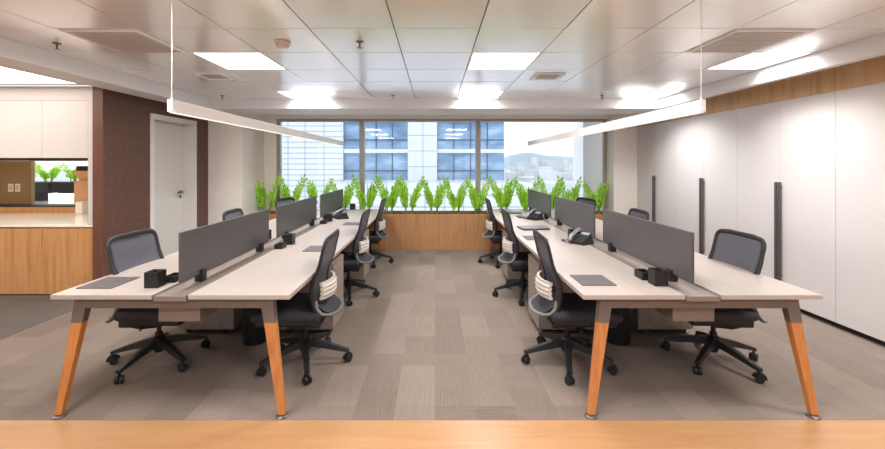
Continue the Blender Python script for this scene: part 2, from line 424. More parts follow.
for (x, y, l) in ((-.61, 3.2, 'ceiling sprinkler head between smoke detector and aisle light'), (-3.11, 3.25, 'ceiling sprinkler head at far left beside the beam'),
                  (-3.08, 5.72, 'small ceiling sprinkler in far left ceiling corner'), (-.61, 5.72, 'small ceiling sprinkler at far centre by window beam'), (2.42, 5.72, 'small ceiling sprinkler at far right by window beam')):
    t = thing('sprinkler_head', l, 'sprinkler', (x, y, ZC), 'ceiling sprinklers')
    MB().lathe([(.001, .003), (.032, .003), (.026, -.010), (.001, -.011)], (x, y, ZC), 18).build('escutcheon', M['foot'], t, True)
    s = MB().cyl((x, y, ZC-.01), (x, y, ZC-.05), .007, n=10)
    s.lathe([(.001, -.05), (.022, -.05), (.024, -.053), (.001, -.054)], (x, y, ZC), 14)
    s.build('sprinkler_nozzle', M['foot'], t, True)

# linear pendants over the benches
CXB = (-1.60, 1.618)
Y0D, STN = 2.382, 1.525
YD1 = Y0D + 3*STN
for cx, side in zip(CXB, ('left', 'right')):
    t = thing('linear_pendant_light', 'long slim white linear pendant hanging over %s bench' % side, 'pendant light', (cx, Y0D, 1.84), 'linear pendants over the benches')
    MB().box(cx-.016, cx+.016, Y0D, 6.85, 1.846, 1.92, .002).build('housing', M['pend'], t)
    MB().box(cx-.009, cx+.009, Y0D+.01, 6.84, 1.840, 1.846).build('diffuser', M['led_strip'], t)
    for y in (Y0D+.02, 6.75):
        MB().cyl((cx, y, 1.92), (cx, y, ZC-.003), .0022, n=8).cyl((cx, y, 1.92), (cx, y, 1.935), .006, n=10).build('suspension_cable', M['steel_wire'], t)

# ------------------------------------------------------------------ tall white cabinets on the right
joints = [2.47, 3.07, 3.678, 4.274, 4.882, 5.50, 6.114, 6.70, 7.288]
lbl = ['tall white cabinet at right edge of the photo, one door showing', 'tall white cabinet pair, nearest with a full pair of bar handles',
       'tall white cabinet pair, middle, behind the right bench', 'tall white cabinet pair, farthest, beside the beige wall']
units = [(1, 3), (3, 5), (5, 7)]
units = [(joints[0]-.61, joints[0], joints[1]) , (joints[1], joints[2], None)]
def cabinet(ya, ym, yb, label):
    """doors ya..ym and ym..yb, pair of bars at ym"""
    t = thing('tall_cabinet', label, 'cabinet', (XR, ym, 0), 'tall white cabinets')
    MB().box(XR+.022, 4.39, ya+.001, yb-.001, .05, 2.21).build('cabinet_body', M['white'], t)
    MB().box(XR+.05, 4.39, ya+.001, yb-.001, 0, .05).build('plinth', M['black_trim'], t)
    for s, (a, b) in zip((-1, 1), ((ya, ym), (ym, yb))):
        dr = MB().box(XR, XR+.02, a+.002, b-.002, .055, 2.21, .0015).build('door', M['white'], t)
        y = ym + s*.024
        hh = MB().box(XR-.03, XR-.014, y-.015, y+.015, .275, 1.335, .003)
        for z in (.33, 1.28): hh.box(XR-.016, XR+.001, y-.006, y+.006, z-.01, z+.01)
        hh.build('handle', M['dark_alu'], dr)
cabinet(2.47, 3.07, 3.678, lbl[0])
cabinet(3.678, 4.274, 4.882, lbl[1])
cabinet(4.882, 5.50, 6.114, lbl[2])
cabinet(6.114, 6.70, 7.288, lbl[3])
struct(MB().box(XR+.004, 4.39, 1.8, 7.288, 2.213, 2.56).build('trim_5', M['oak']))

# ------------------------------------------------------------------ kitchenette on the left
KX0, KX1 = -7.49, -4.05
struct(MB().box(-7.5, -3.985, YB, YK-.004, 2.445, 2.72).build('ceiling', M['beam']))
t = thing('kitchen_ceiling_light', 'large glowing ceiling light panel in front of white wall cupboards', 'ceiling light', (-4.9, 3.3, 2.445))
MB().box(-5.95, -4.02, 1.2, 4.45, 2.436, 2.444).build('diffuser', M['led_kitchen'], t)
lf = MB()
for q in ((-5.97, -4.0, 1.18, 1.2), (-5.97, -4.0, 4.45, 4.47), (-5.97, -5.95, 1.2, 4.45), (-4.02, -4.0, 1.2, 4.45)): lf.box(*q, 2.432, 2.445)
lf.build('light_frame', M['white'], t)
t = thing('base_cabinet', 'oak veneer kitchenette base cabinet under white counter', 'cabinet', (-4.9, YK, 0))
MB().box(KX0, -3.985, YK+.022, 5.2, .05, .785).build('cabinet_body', M['counter_wood'], t)
MB().box(KX0, -3.985, YK+.04, 5.2, 0, .05).build('plinth', M['black_trim'], t)
for a, b in ((-7.49, -6.8), (-6.8, -6.06), (-6.06, -5.32), (-5.32, -4.588), (-4.588, -3.985)):
    MB().box(a+.0015, b-.0015, YK, YK+.02, .012, .775, .001).build('door', M['counter_wood'], t)
tag(MB().box(KX0, -3.985, YK-.003, 5.2, .795, .82).box(KX0, -4.2, 5.2, 5.75, .795, .82).build('worktop', M['stone'], at=(-4.9, YK, .8)), 'glossy white worktop on oak kitchenette cabinet', 'worktop')
t = thing('back_ledge', 'raised oak ledge with black top behind white worktop', 'ledge', (-4.9, 5.75, .82))
MB().box(KX0, -4.2, 5.752, 5.95, 0, .905).build('ledge_front', M['counter_wood'], t)
MB().box(KX0, -4.2, 5.742, 6.0, .905, .925, .002).build('ledge_top', M['black_trim'], t)
# frame beside and above, wall cupboards
struct(MB().box(KX1, -3.985, YK, 5.2, .822, 2.44).build('trim_6', M['white']))
struct(MB().box(KX0, KX1, YK+.004, 5.6, 2.275, 2.44).build('trim_7', M['white']))
t = thing('wall_cupboard', 'white flush wall cupboard above the kitchenette counter', 'cupboard', (-4.9, YK, 1.6))
MB().box(KX0, KX1-.002, YK+.024, 5.4, 1.60, 2.272).build('cupboard_body', M['white'], t)
MB().box(KX0, KX1-.002, YK+.03, 5.4, 1.575, 1.60).build('bottom_rail', M['black_trim'], t)
for a, b in ((-7.49, -6.81), (-6.81, -6.07), (-6.07, -5.33), (-5.33, -4.588), (-4.588, -4.052)):
    MB().box(a+.0015, b-.0015, YK+.002, YK+.022, 1.60, 2.272, .0015).build('door', M['white'], t)
t = thing('cupboard_light', 'slim warm light strip under the white wall cupboard', 'strip light', (-5.8, 4.75, 1.575))
MB().box(KX0+.05, KX1-.05, 4.70, 4.76, 1.562, 1.575).build('light_channel', M['white'], t)
MB().box(KX0+.06, KX1-.06, 4.765, 4.80, 1.566, 1.574).build('diffuser', M['led_warm'], t)
# back of the niche: tan panel with sockets, opening to a bright room beyond
XO = -6.14                                 # edge of the opening seen at Y=6.0
struct(MB().box(-7.5, XO, 6.0, 6.06, .925, 1.7).build('wall_kitchen', M['tan']))
struct(MB().box(-7.5, -4.2, 6.0, 6.06, 1.7, 2.6).build('wall_kitchen', M['wall']))
for x, l in ((-6.435, 'left one of the two cream power sockets on tan wall'), (-6.33, 'right one of the two cream power sockets on tan wall')):
    t = thing('power_socket', l, 'power socket', (x, 6.0, 1.17), 'kitchenette power sockets')
    MB().box(x-.04, x+.04, 5.99, 6.0, 1.11, 1.23, .003).build('cover_plate', M['paper'], t)
    MB().box(x-.024, x+.024, 5.986, 5.99, 1.135, 1.205, .002).build('socket_face', M['cream'], t)

# ------------------------------------------------------------------ benches
def bench(cx, label):
    t = thing('bench_desk', label, 'desk', (cx, Y0D, 0), 'four-legged bench desks')
    for s in (-1, 1):
        a, b = sorted((cx+s*.7225, cx+s*.108))
        MB().box(a, b, Y0D, YD1, .711, .74, .003).build('tabletop', M['top'], t)
    ch = MB().box(cx-.100, cx+.100, Y0D-.001, YD1, .700, .732, .002)
    ch.box(cx-.100, cx-.094, Y0D-.001, YD1, .732, .737).box(cx+.094, cx+.100, Y0D-.001, YD1, .732, .737)
    ch.build('cable_channel', M['channel'], t)
    for y in (Y0D+.035, YD1-.085):
        MB().box(cx-.60, cx+.60, y, y+.05, .646, .700, .004).build('cross_beam', M['taupe'], t)
    for s in (-1, 1):
        MB().box(cx+s*.50-.02, cx+s*.50+.02, Y0D+.086, YD1-.086, .655, .705, .003).build('side_rail', M['taupe'], t)
    tr = MB().box(cx-.13, cx+.13, Y0D+.09, YD1-.12, .545, .552)
    tr.box(cx-.13, cx-.124, Y0D+.09, YD1-.12, .552, .637).box(cx+.124, cx+.13, Y0D+.09, YD1-.12, .552, .637).box(cx-.124, cx+.124, Y0D+.09, Y0D+.096, .552, .637)
    tr.build('cable_tray', M['tray'], t)
    for s in (-1, 1):
        for e, yt, yf in ((-1, Y0D+.06, Y0D+.012), (1, YD1-.06, YD1-.012)):
            def sec(z, hw, hd):
                k = (.70-z)/.69
                x = cx + s*(.568 + .107*k); y = yt + (yf-yt)*k
                return [(x-hw, y-hd, z), (x+hw, y-hd, z), (x+hw, y+hd, z), (x-hw, y+hd, z)]
            lg = MB().hull8(sec(.705, .040, .024), sec(.56, .034, .022)).build('leg_bracket', M['taupe'], t)
            MB().hull8(sec(.56, .0335, .0215), sec(.018, .021, .015)).build('leg', M['leg_wood'], t)
            fx, fy = cx + s*.674, yf
            MB().lathe([(.001, 0.001), (.036, .001), (.036, .007), (.028, .012), (.012, .013), (.012, .022), (.001, .022)], (fx, fy, 0), 20).build('foot', M['foot'], t, True)
    return t
bench(CXB[0], 'long pale-topped four-leg bench desk left of the aisle')
bench(CXB[1], 'long pale-topped four-leg bench desk right of the aisle')

ordn = ('nearest the camera', 'middle of its row', 'farthest, by the window')
for bi, (cx, side) in enumerate(zip(CXB, ('left', 'right'))):
    for k in range(3):
        y0 = Y0D + .095 + STN*k; y1 = y0 + 1.31
        t = thing('desk_screen', 'grey desk divider screen on %s bench, %s' % (side, ordn[k]), 'desk screen', (cx, y0, .737), 'grey divider screens')
        MB().box(cx-.009, cx+.009, y0, y1, .785, 1.10, .002).build('screen_panel', M['screen'], t)
        for y in (y0+.22, y1-.18):
            c = MB().box(cx-.028, cx-.0095, y-.025, y+.025, .733, .812, .003).box(cx+.0095, cx+.028, y-.025, y+.025, .733, .812, .003)
            c.box(cx-.0095, cx+.0095, y-.025, y+.025, .733, .784)
            c.build('clamp', M['black'], t)

# pedestals
def pedestal(cx, s, k, label):
    """s: -1 outer/left side, +1 right side of the bench; drawers face the sitter"""
    xf = cx + s*.690; xb = cx + s*.20; y0 = Y0D + (1.15 if s*cx < 0 else 1.15) + STN*k; y1 = y0 + .40
    a, b = sorted((xf, xb))
    t = thing('drawer_pedestal', label, 'drawer pedestal', ((a+b)/2, y0, 0), 'taupe drawer pedestals under the benches')
    fx0, fx1 = (xf-s*.02, xf)
    MB().box(*sorted((xb, xf-s*.021)), y0, y1, .05, .64, .002).build('pedestal_body', M['ped'], t)
    for z0, z1 in ((.055, .30), (.304, .468), (.472, .637)):
        dr = MB().box(*sorted((fx0, fx1)), y0+.002, y1-.002, z0, z1, .002).build('drawer', M['ped'], t)
    MB().cyl((xf, y0+.06, .59), (xf+s*.006, y0+.06, .59), .009, n=12).build('lock', M['chrome'], t)
    for x in (a+.06, b-.06):
        for y in (y0+.05, y1-.05):
            w = MB().cyl((x, y-.012, .025), (x, y+.012, .025), .025, n=14).box(x-.012, x+.012, y-.012, y+.012, .03, .05)
            w.build('caster', M['wheel'], t)
for cx, side in zip(CXB, ('left', 'right')):
    for k in range(2):
        pedestal(cx, -1 if cx > 0 else 1, k, 'taupe drawer pedestal under aisle side of %s bench, %s' % (side, ('nearer the camera', 'second from the camera')[k]))
    pedestal(cx, 1 if cx > 0 else -1, 0, 'taupe drawer pedestal under %s bench, on its outer side away from the aisle' % side)

# waste bins
for x, y, side in ((-1.55, 3.42, 'left'), (1.575, 3.42, 'right')):
    t = thing('waste_bin', 'round black waste bin on the carpet under %s bench' % side, 'waste bin', (x, y, 0), 'black waste bins under the benches')
    MB().lathe([(.001, .002), (.100, .002), (.122, .31), (.118, .31), (.097, .008), (.001, .008)], (x, y, 0)).build('bin_body', M['black'], t, True)
    MB().tube([(x+120e-3*math.cos(a*PI/12), y+120e-3*math.sin(a*PI/12), .31) for a in range(24)], .004, n=8, closed=True).build('rim', M['dark_plastic'], t, True)

# ------------------------------------------------------------------ office chair (faces +X)
def make_chair():
    t = thing('office_chair', 'chair', 'chair')
    MB().box(-.17, .33, -.245, .245, .395, .465, .03, 4).build('seat', M['fabric'], t, True)
    MB().box(-.15, .30, -.22, .22, .355, .405, .018, 3).build('seat_shell', M['black'], t, True)
    me = MB().box(-.12, .10, -.075, .075, .318, .374, .012).box(-.16, -.08, -.20, .20, .335, .375, .01)
    me.build('tilt_mechanism', M['black'], t)
    MB().tube([(.0, -.07, .345), (.02, -.20, .345), (.04, -.25, .34)], .007, n=8).build('lever', M['black'], t, True)
    MB().cyl((0, 0, .22), (0, 0, .33), .016, n=16).cyl((0, 0, .075), (0, 0, .23), .027, .025, n=18).build('gas_column', M['black'], t, True)
    b = MB().lathe([(.001, .09), (.035, .09), (.045, .12), (.044, .19), (.034, .20), (.001, .20)], n=20)
    for k in range(5):
        a = 2*PI*k/5; dx, dy = math.cos(a), math.sin(a); nx, ny = -dy, dx
        def sec(r, hw, z0, z1): return [(dx*r-nx*hw, dy*r-ny*hw, z0), (dx*r+nx*hw, dy*r+ny*hw, z0), (dx*r+nx*hw*.7, dy*r+ny*hw*.7, z1), (dx*r-nx*hw*.7, dy*r-ny*hw*.7, z1)]
        b.hull8(sec(.02, .028, .135, .192), sec(.16, .024, .112, .156)); b.hull8(sec(.16, .024, .112, .156), sec(.334, .019, .076, .098))
    b.build('star_base', M['black'], t)
    for k in range(5):
        a = 2*PI*k/5; cx, cy = .322*math.cos(a), .322*math.sin(a); q = a+.6
        ux, uy = math.cos(q), math.sin(q)
        c = MB().cyl((cx, cy, .05), (cx, cy, .082), .008, n=10)
        arc = [(cx+ux*.031*math.cos(th), cy+uy*.031*math.cos(th), .030+.031*math.sin(th)) for th in [R(x) for x in range(-10, 200, 21)]]
        c.tube(arc, .013, .003, ref=(-uy, ux, 0), n=8)
        c = c.build('caster', M['black'], t, True)
        for s in (-1, 1):
            p = V((cx-uy*s*.015, cy+ux*s*.015, .0285)); ax = V((-uy*s, ux*s, 0))
            MB().cyl(p-ax*.009, p+ax*.009, .0275, n=18).build('wheel', M['wheel'], c)
    # back: frame loop following a gently curved profile
    def prof(z):                                      # depth of the back at height z
        u = (z-.46)/.525
        return -.135 + .035*math.sin(min(1, u*1.6)*PI) - .075*u*u
    def hw(z):
        u = (z-.46)/.525
        return .19 + .05*min(1, u*2) - .006*max(0, u-.6)
    left = [(prof(z)+.0, hw(z), z) for z in [.46+.05*i for i in range(10)]]
    top = []
    for a in range(0, 91, 15):
        th = R(a); z = .925+.055*math.sin(th); top.append((prof(z), hw(.92)-.055+.055*math.cos(th), z))
    mid = [(prof(.982)-.008, y, .986) for y in (.12, .06, 0)]
    half = left + top + mid
    loop = half + [(x, -y, z) for x, y, z in half[-2::-1]]
    wt = [1.75, 1.75, 1.7, 1.55, 1.4, 1.25, 1.15, 1.05] + [1]*(len(loop)-16) + [1.05, 1.15, 1.25, 1.4, 1.55, 1.7, 1.75, 1.75]
    MB().tube(loop, .018, .012, ref=(1, 0, 0), n=12, taper=wt).build('back_frame', M['dark_plastic'], t, True)
    for q in (-1, 1):
        MB().tube([(prof(.50)+.004, q*.205, .50), (-.137, q*.196, .455), (-.118, q*.20, .41), (-.07, q*.205, .372), (.0, q*.19, .352), (.09, q*.15, .350)], .03, .012, ref=(0, 1, 0), n=10).build('back_arm', M['dark_plastic'], t, True)
    def sheet(u, v):
        z = .50 + .475*v; h = hw(z)-.006 - (.03*max(0, (v-.9)/.1)**2)
        y = (2*u-1)*h
        return (prof(z) - .022*(1-(2*u-1)**2) - .004, y, z)
    MB().grid(sheet, 12, 14, (.006, 0, 0)).build('backrest', M['mesh'], t, True)
    # lumbar pad with ribs, on the outside of the back
    def pad(u, v):
        y = (2*u-1)*.17; z = .535+.125*v
        e = 1-abs(2*v-1)**4
        return (-.165 - .055*(1-(2*u-1)**2) - .012*e - .004*math.cos(v*PI*8), y, z)
    MB().grid(pad, 12, 24, (.02, 0, 0)).build('lumbar_pad', M['lumbar'], t, True)
    lp = [(-.128, .205, .54), (-.145, .212, .48), (-.175, .21, .445), (-.215, .185, .43), (-.25, .135, .424), (-.267, .07, .42), (-.27, 0, .42)]
    lp = lp + [(x, -y, z) for x, y, z in lp[-2::-1]]
    MB().tube(lp, .017, .012, ref=(0, 0, 1), n=10).build('support_loop', M['loop'], t, True)
    def web(u, v):
        y = (2*u-1)*(.185-.05*v*v); x = -.135-.118*v
        return (x - .015*v*(1-(2*u-1)**2), y, .50-.075*math.sin(v*PI/2))
    MB().grid(web, 10, 6, (0, 0, .006)).build('lower_web', M['fabric'], t, True)
    return t
chair = make_chair(); used = False
G = 'grey mesh office chairs at the benches'
YCH = 3.07
def cl(side, where, k):
    n = ('nearest the camera', 'middle of three', 'farthest, by the window')[k]
    return ('mesh office chair on aisle side of %s bench, %s' if where else 'mesh office chair on outer side of %s bench, %s') % (side, n)
star = {(0, 1, 0): -70, (0, 1, 1): -76, (0, 1, 2): -72, (1, 1, 0): -105, (1, 1, 1): -105, (1, 1, 2): -108, (0, 0, 0): -100, (0, 0, 1): -90, (0, 0, 2): -80, (1, 0, 0): -70, (1, 0, 1): -80, (1, 0, 2): -95}
for bi, side in enumerate(('left', 'right')):
    for where in (1, 0):
        for k in range(3):
            inner = (bi == 0) == bool(where)           # sits on the +X side of its bench
            cx = CXB[bi] + (.60 if where else .545)*(1 if inner else -1)
            rz = PI if inner else 0
            rz += {(0, 1, 0): .04, (1, 1, 0): -.05, (0, 0, 2): -.25, (1, 0, 2): .25, (0, 0, 1): .06, (1, 0, 1): -.06}.get((bi, where, k), 0)
            o = place(chair, used, (cx, YCH+STN*k - (.02 if where else 0), 0), rz, cl(side, where, k), G); used = True
            spin = R(star[(bi, where, k)]) - rz
            for ch in o.children:
                if ch.name.split('.')[0] in ('star_base', 'caster'): ch.rotation_euler = (0, 0, spin)
                if not where and ch.name.split('.')[0] in ('support_loop', 'lower_web'): ch.location = (-.03, 0, -.05)

# ------------------------------------------------------------------ things on the desks
ZT = .7405
gb = 'black pen boxes on the benches'; gt = 'low black trays on the benches'; gp = 'grey desk pads on the benches'
def cube(x, y, label, s=.085, h=.10):
    t = thing('pen_box', label, 'pen box', (x, y, ZT), gb)
    w = MB(); a = s/2; th = .006; z0, z1 = ZT, ZT+h
    w.box(x-a, x+a, y-a, y-a+th, z0, z1).box(x-a, x+a, y+a-th, y+a, z0, z1).box(x-a, x-a+th, y-a+th, y+a-th, z0, z1).box(x+a-th, x+a, y-a+th, y+a-th, z0, z1)
    w.box(x-a+th, x+a-th, y-a+th, y+a-th, z0, z0+.005)
    w.build('box_wall', M['black'], t)
    l = MB(); zz = z1-.004
    l.box(x-a+th, x-.02, y-a+th, y+a-th, zz-.004, zz).box(x+.02, x+a-th, y-a+th, y+a-th, zz-.004, zz).box(x-.02, x+.02, y-a+th, y-.02, zz-.004, zz).box(x-.02, x+.02, y+.02, y+a-th, zz-.004, zz)
    l.build('lid', M['black'], t)
def tray(x, y, label, sx=.075, sy=.11, h=.04):
    a, b = sx/2, sy/2; th = .006; z0 = ZT
    w = MB().box(x-a, x+a, y-b, y-b+th, z0, z0+h).box(x-a, x+a, y+b-th, y+b, z0, z0+h).box(x-a, x-a+th, y-b+th, y+b-th, z0, z0+h).box(x+a-th, x+a, y-b+th, y+b-th, z0, z0+h)
    w.box(x-a+th, x+a-th, y-b+th, y+b-th, z0, z0+.006).box(x-a+th, x+a-th, y-.004, y+.004, z0+.006, z0+h*.8)
    tag(w.build('desk_tray', M['black'], at=(x, y, ZT)), label, 'tray', gt)
def pad(x0, x1, y0, y1, label):
    tag(MB().box(x0, x1, y0, y1, ZT, ZT+.005, .0015).build('desk_pad', M['pad'], at=(x0, y0, ZT)), label, 'desk pad', gp)
A, B = CXB
cube(-1.805, 2.55, 'black pen box at near left end of left bench')
cube(-1.765, 4.12, 'black pen box behind first screen of left bench, outer side')
cube(-1.435, 3.895, 'black pen box between first and second screens of left bench')
cube(-1.465, 5.44, 'black pen box in front of left phone, beside third screen')
cube(-1.435, 6.88, 'black pen box at far window end of left bench')
cube(1.462, 2.59, 'black pen box at near end of right bench')
cube(1.455, 4.16, 'black pen box just behind near phone on right bench')
cube(1.47, 5.80, 'black pen box just behind far phone on right bench')
tray(-1.768, 2.68, 'low black tray beside pen box at near left bench end')
tray(-1.455, 3.72, 'low black tray in front of pen box mid left bench')
tray(-1.475, 5.24, 'low black tray in front of pen box by left phone')
tray(1.445, 2.735, 'low black tray behind pen box at near right bench end', h=.05)
pad(-2.275, -2.05, 2.50, 2.75, 'grey desk pad on outer side of left bench, near end')
pad(-1.20, -.97, 3.56, 3.80, 'grey desk pad on aisle side of left bench, beside nearest chair')
pad(-1.20, -.97, 5.09, 5.33, 'grey desk pad on left bench beside middle aisle chair')
pad(.955, 1.18, 2.56, 2.80, 'grey desk pad on aisle side of right bench, near end')
pad(.955, 1.18, 4.09, 4.33, 'grey desk pad on right bench behind nearest aisle chair')

def phone(x, y, rz, label):
    t = thing('desk_phone', label, 'phone', (0, 0, 0), 'desk phones')
    tilt = Matrix.Rotation(R(27), 4, 'X')
    b = MB().hull8([(-.09, -.08, 0), (.09, -.08, 0), (.09, .09, 0), (-.09, .09, 0)], [(-.085, -.075, .02), (.085, -.075, .02), (.085, .06, .082), (-.085, .06, .082)])
    b.build('phone_base', M['dark_plastic'], t)
    def up(o): return o
    k = MB(); fp = MB().box(-.085, .085, -.085, .085, 0, .012, .004)
    mt = Matrix.Translation((0, -.008, .060)) @ tilt
    k.tmesh(fp, mt); k.build('faceplate', M['dark_plastic'], t)
    k = MB(); k.tmesh(MB().box(-.015, .075, .035, .075, .0125, .016), mt); k.build('display', M['lcd'], t)
    k = MB(); kp = MB()
    for i in range(4):
        for j in range(4): kp.box(-.012+i*.023, .004+i*.023, -.07+j*.024, -.056+j*.024, .0125, .017)
    k.tmesh(kp, mt); k.build('keypad', M['black'], t)
    k = MB(); hs = MB().tube([(-.055, -.10, .028), (-.055, -.09, .036), (-.055, -.05, .046), (-.055, .05, .046), (-.055, .09, .036), (-.055, .10, .028)], .024, .012, ref=(0, 0, 1), n=10)
    hs.box(-.079, -.031, -.108, -.06, .014, .04, .006).box(-.079, -.031, .06, .108, .014, .04, .006)
    k.tmesh(hs, mt); k.build('handset', M['silver'], t, True)
    cd = [(-.05, -.09, .02)]
    for i in range(90):
        a = i/89; xx = -.07-.13*math.sin(a*PI); yy = -.10+.16*a
        cd.append((xx + .005*math.cos(i*1.1), yy, .007 + .005*math.sin(i*1.1)))
    MB().tube(cd, .0028, n=6).build('cord', M['black'], t, True)
    t.location = (x, y, ZT); t.rotation_euler = (0, 0, rz)
phone(-1.36, 5.72, R(-60), 'grey desk phone on aisle side of left bench')
phone(1.45, 3.93, R(-55), 'grey desk phone on right bench, nearer the camera')
phone(1.42, 5.62, R(-55), 'grey desk phone on right bench, nearer the window')

def laptop(x, y, rz, w, dd, label):
    t = thing('laptop', label, 'laptop', (0, 0, 0), 'closed laptops on right bench')
    MB().box(-w/2, w/2, -dd/2, dd/2, 0, .012, .003).build('laptop_base', M['dark_plastic'], t)
    MB().box(-w/2, w/2, -dd/2, dd/2, .0125, .02, .003).build('lid', M['silver'], t)
    t.location = (x, y, ZT); t.rotation_euler = (0, 0, rz)
laptop(1.20, 4.83, R(8), .33, .23, 'closed grey laptop on right bench by middle aisle chair')
laptop(1.22, 6.38, R(4), .30, .22, 'closed grey laptop on right bench at the window end')
tag(MB().box(1.22, 1.32, 5.76, 5.98, ZT, ZT+.012, .003).build('notebook', M['black'], at=(1.22, 5.76, ZT)), 'small black notebook beside far phone on right bench', 'notebook')

# ------------------------------------------------------------------ planter and plants
t = thing('planter_box', 'long low walnut veneer planter box under the window', 'planter', (0, 7.05, 0))
pb = MB()
pb.box(-3.272, 3.272, 7.05, 7.075, .0, .635, .002).box(-3.272, 3.272, 7.57, 7.59, .0, .635, .002).box(-3.272, -3.25, 7.075, 7.57, 0, .635).box(3.25, 3.272, 7.075, 7.57, 0, .635)
pb.build('box_panel', M['planter_wood'], t)
MB().box(-3.25, 3.25, 7.075, 7.57, .02, .585).build('soil', M['soil'], t)
def make_plant(seed):
    r = random.Random(seed)
    t = thing('zz_plant', 'plant', 'plant')
    st, lf = MB(), MB()
    spec = [(0 + r.uniform(-.25, .25), .70, .17), (PI + r.uniform(-.25, .25), .67, .16), (r.choice((0, PI)) + r.uniform(-.4, .4), .58, .05),
            (r.uniform(.6, 1.2), .46, .12), (r.uniform(-2.4, -1.8), .44, .12)]
    for a, tall, out in spec:
        tall *= r.uniform(.92, 1.08); out *= r.uniform(.85, 1.15)
        bx, by = .05*math.cos(a), .045*math.sin(a)
        pts = []
        for k in range(13):
            u = k/12; rad = out*(.45*u + .55*u**2)
            pts.append(V((bx+rad*math.cos(a), by+rad*.75*math.sin(a), tall*(u-.05*u*u*u))))
        st.tube(pts, .009, n=7, taper=[1.15-.8*k/12 for k in range(13)])
        nl = 9; face = V((r.uniform(-.5, .5), 1, r.uniform(-.2, .4)))
        for k in range(nl+1):
            u = .27 + .71*k/nl; q = u*12; i0 = min(11, int(q)); p = pts[i0].lerp(pts[i0+1], q-i0)
            td = (pts[i0+1]-pts[i0]).normalized()
            sd = td.cross(face + V((r.uniform(-.3, .3), 0, r.uniform(-.3, .3)))).normalized()
            for sg in ((-1, 1) if k < nl else (0,)):
                d = (sd*sg*.72 + td*.8 + V((r.uniform(-.15, .15), r.uniform(-.35, .35), r.uniform(-.1, .1)))).normalized() if sg else td
                ln = (.115 - .055*abs(u-.5))*r.uniform(.85, 1.12); wd = ln*.22
                w = sd if not sg else (td - d*td.dot(d)).normalized()
                nrm = d.cross(w).normalized()
                P = [p, p+d*ln*.3+w*wd*.85+nrm*.006, p+d*ln*.62+w*wd*.9+nrm*.008, p+d*ln, p+d*ln*.62-w*wd*.9+nrm*.008, p+d*ln*.3-w*wd*.85+nrm*.006, p+d*ln*.35, p+d*ln*.65-nrm*.002]
                lf.add(P, [(0, 1, 6), (1, 2, 7, 6), (2, 3, 7), (3, 4, 7), (4, 5, 6, 7), (5, 0, 6)])
    st.build('stem', M['stem'], t, True); lf.build('foliage', M['leaf'], t, True)
    return t
protos = [make_plant(s) for s in (11, 23, 37, 52)]
usedp = [False]*4
px = [267, 292, 318, 342, 366, 389, 409, 434, 456, 478, 504, 527, 550, 570, 596]
plab = ['bushy green plant at left end of planter, against beige wall', 'bright green plant second from left in the planter', 'bright green plant third from left, behind left pendant end',
        'bright green plant left of the left mullion, fourth from left', 'bright green plant right at the left mullion', 'bright green plant behind left aisle chairs, right of left mullion',
        'bright green plant at left end of visible planter front', 'bright green plant in the middle of the row, on the aisle centreline', 'bright green plant just right of the row centre',
        'bright green plant right at the right mullion', 'bright green plant just right of the right mullion, behind right chairs', 'bright green plant fifth from right in the row',
        'bright green plant fourth from right, behind far right screen', 'bright green plant third from right in the row', 'bushy green plant at right end of planter by the pale pier']
plab[13] = 'bright green plant second from right in the row'; plab[12] = 'bright green plant third from right, above far screen of right bench'; plab[11] = 'bright green plant fourth from right in the row'
rp = random.Random(8)
for i, x in enumerate(px):
    k = (i*3+1) % 4; Y = 7.30
    o = place(protos[k], usedp[k], ((x-VX)*Y/F, Y + rp.uniform(-.03, .05), .586), rp.choice((0, PI)) + rp.uniform(-.3, .3), plab[i], 'green plants in the window planter'); usedp[k] = True
    s = rp.uniform(.94, 1.08); o.scale = (s, s, s)

# ------------------------------------------------------------------ kitchenette niche contents
t = thing('cardboard_box', 'brown cardboard box on kitchenette back ledge by white frame', 'box', (-5.1, 5.76, .926))
MB().box(-5.27, -4.95, 5.765, 5.98, .926, 1.29, .003).build('box_body', M['card'], t)
MB().box(-5.27, -4.95, 5.85, 5.89, 1.2905, 1.2915).build('tape', M['paper'], t)
tag(MB().box(-5.12, -5.02, 5.62, 5.72, .8205, .99, .006).build('paper_carton', M['paper'], at=(-5.07, 5.67, .82)), 'small pale paper carton standing before the cardboard box', 'carton')
t = thing('carry_tray', 'tan flared tray lying on top of the cardboard box', 'tray', (-5.1, 5.87, 1.292))
MB().hull8([(-5.22, 5.80, 1.292), (-4.96, 5.80, 1.292), (-4.96, 5.97, 1.292), (-5.22, 5.97, 1.292)], [(-5.31, 5.77, 1.43), (-4.93, 5.77, 1.43), (-4.93, 5.99, 1.43), (-5.31, 5.99, 1.43)]).build('tray_body', M['card'], t)
MB().box(-5.27, -4.96, 5.80, 5.97, 1.431, 1.50).build('tray_lid', M['soil'], t)
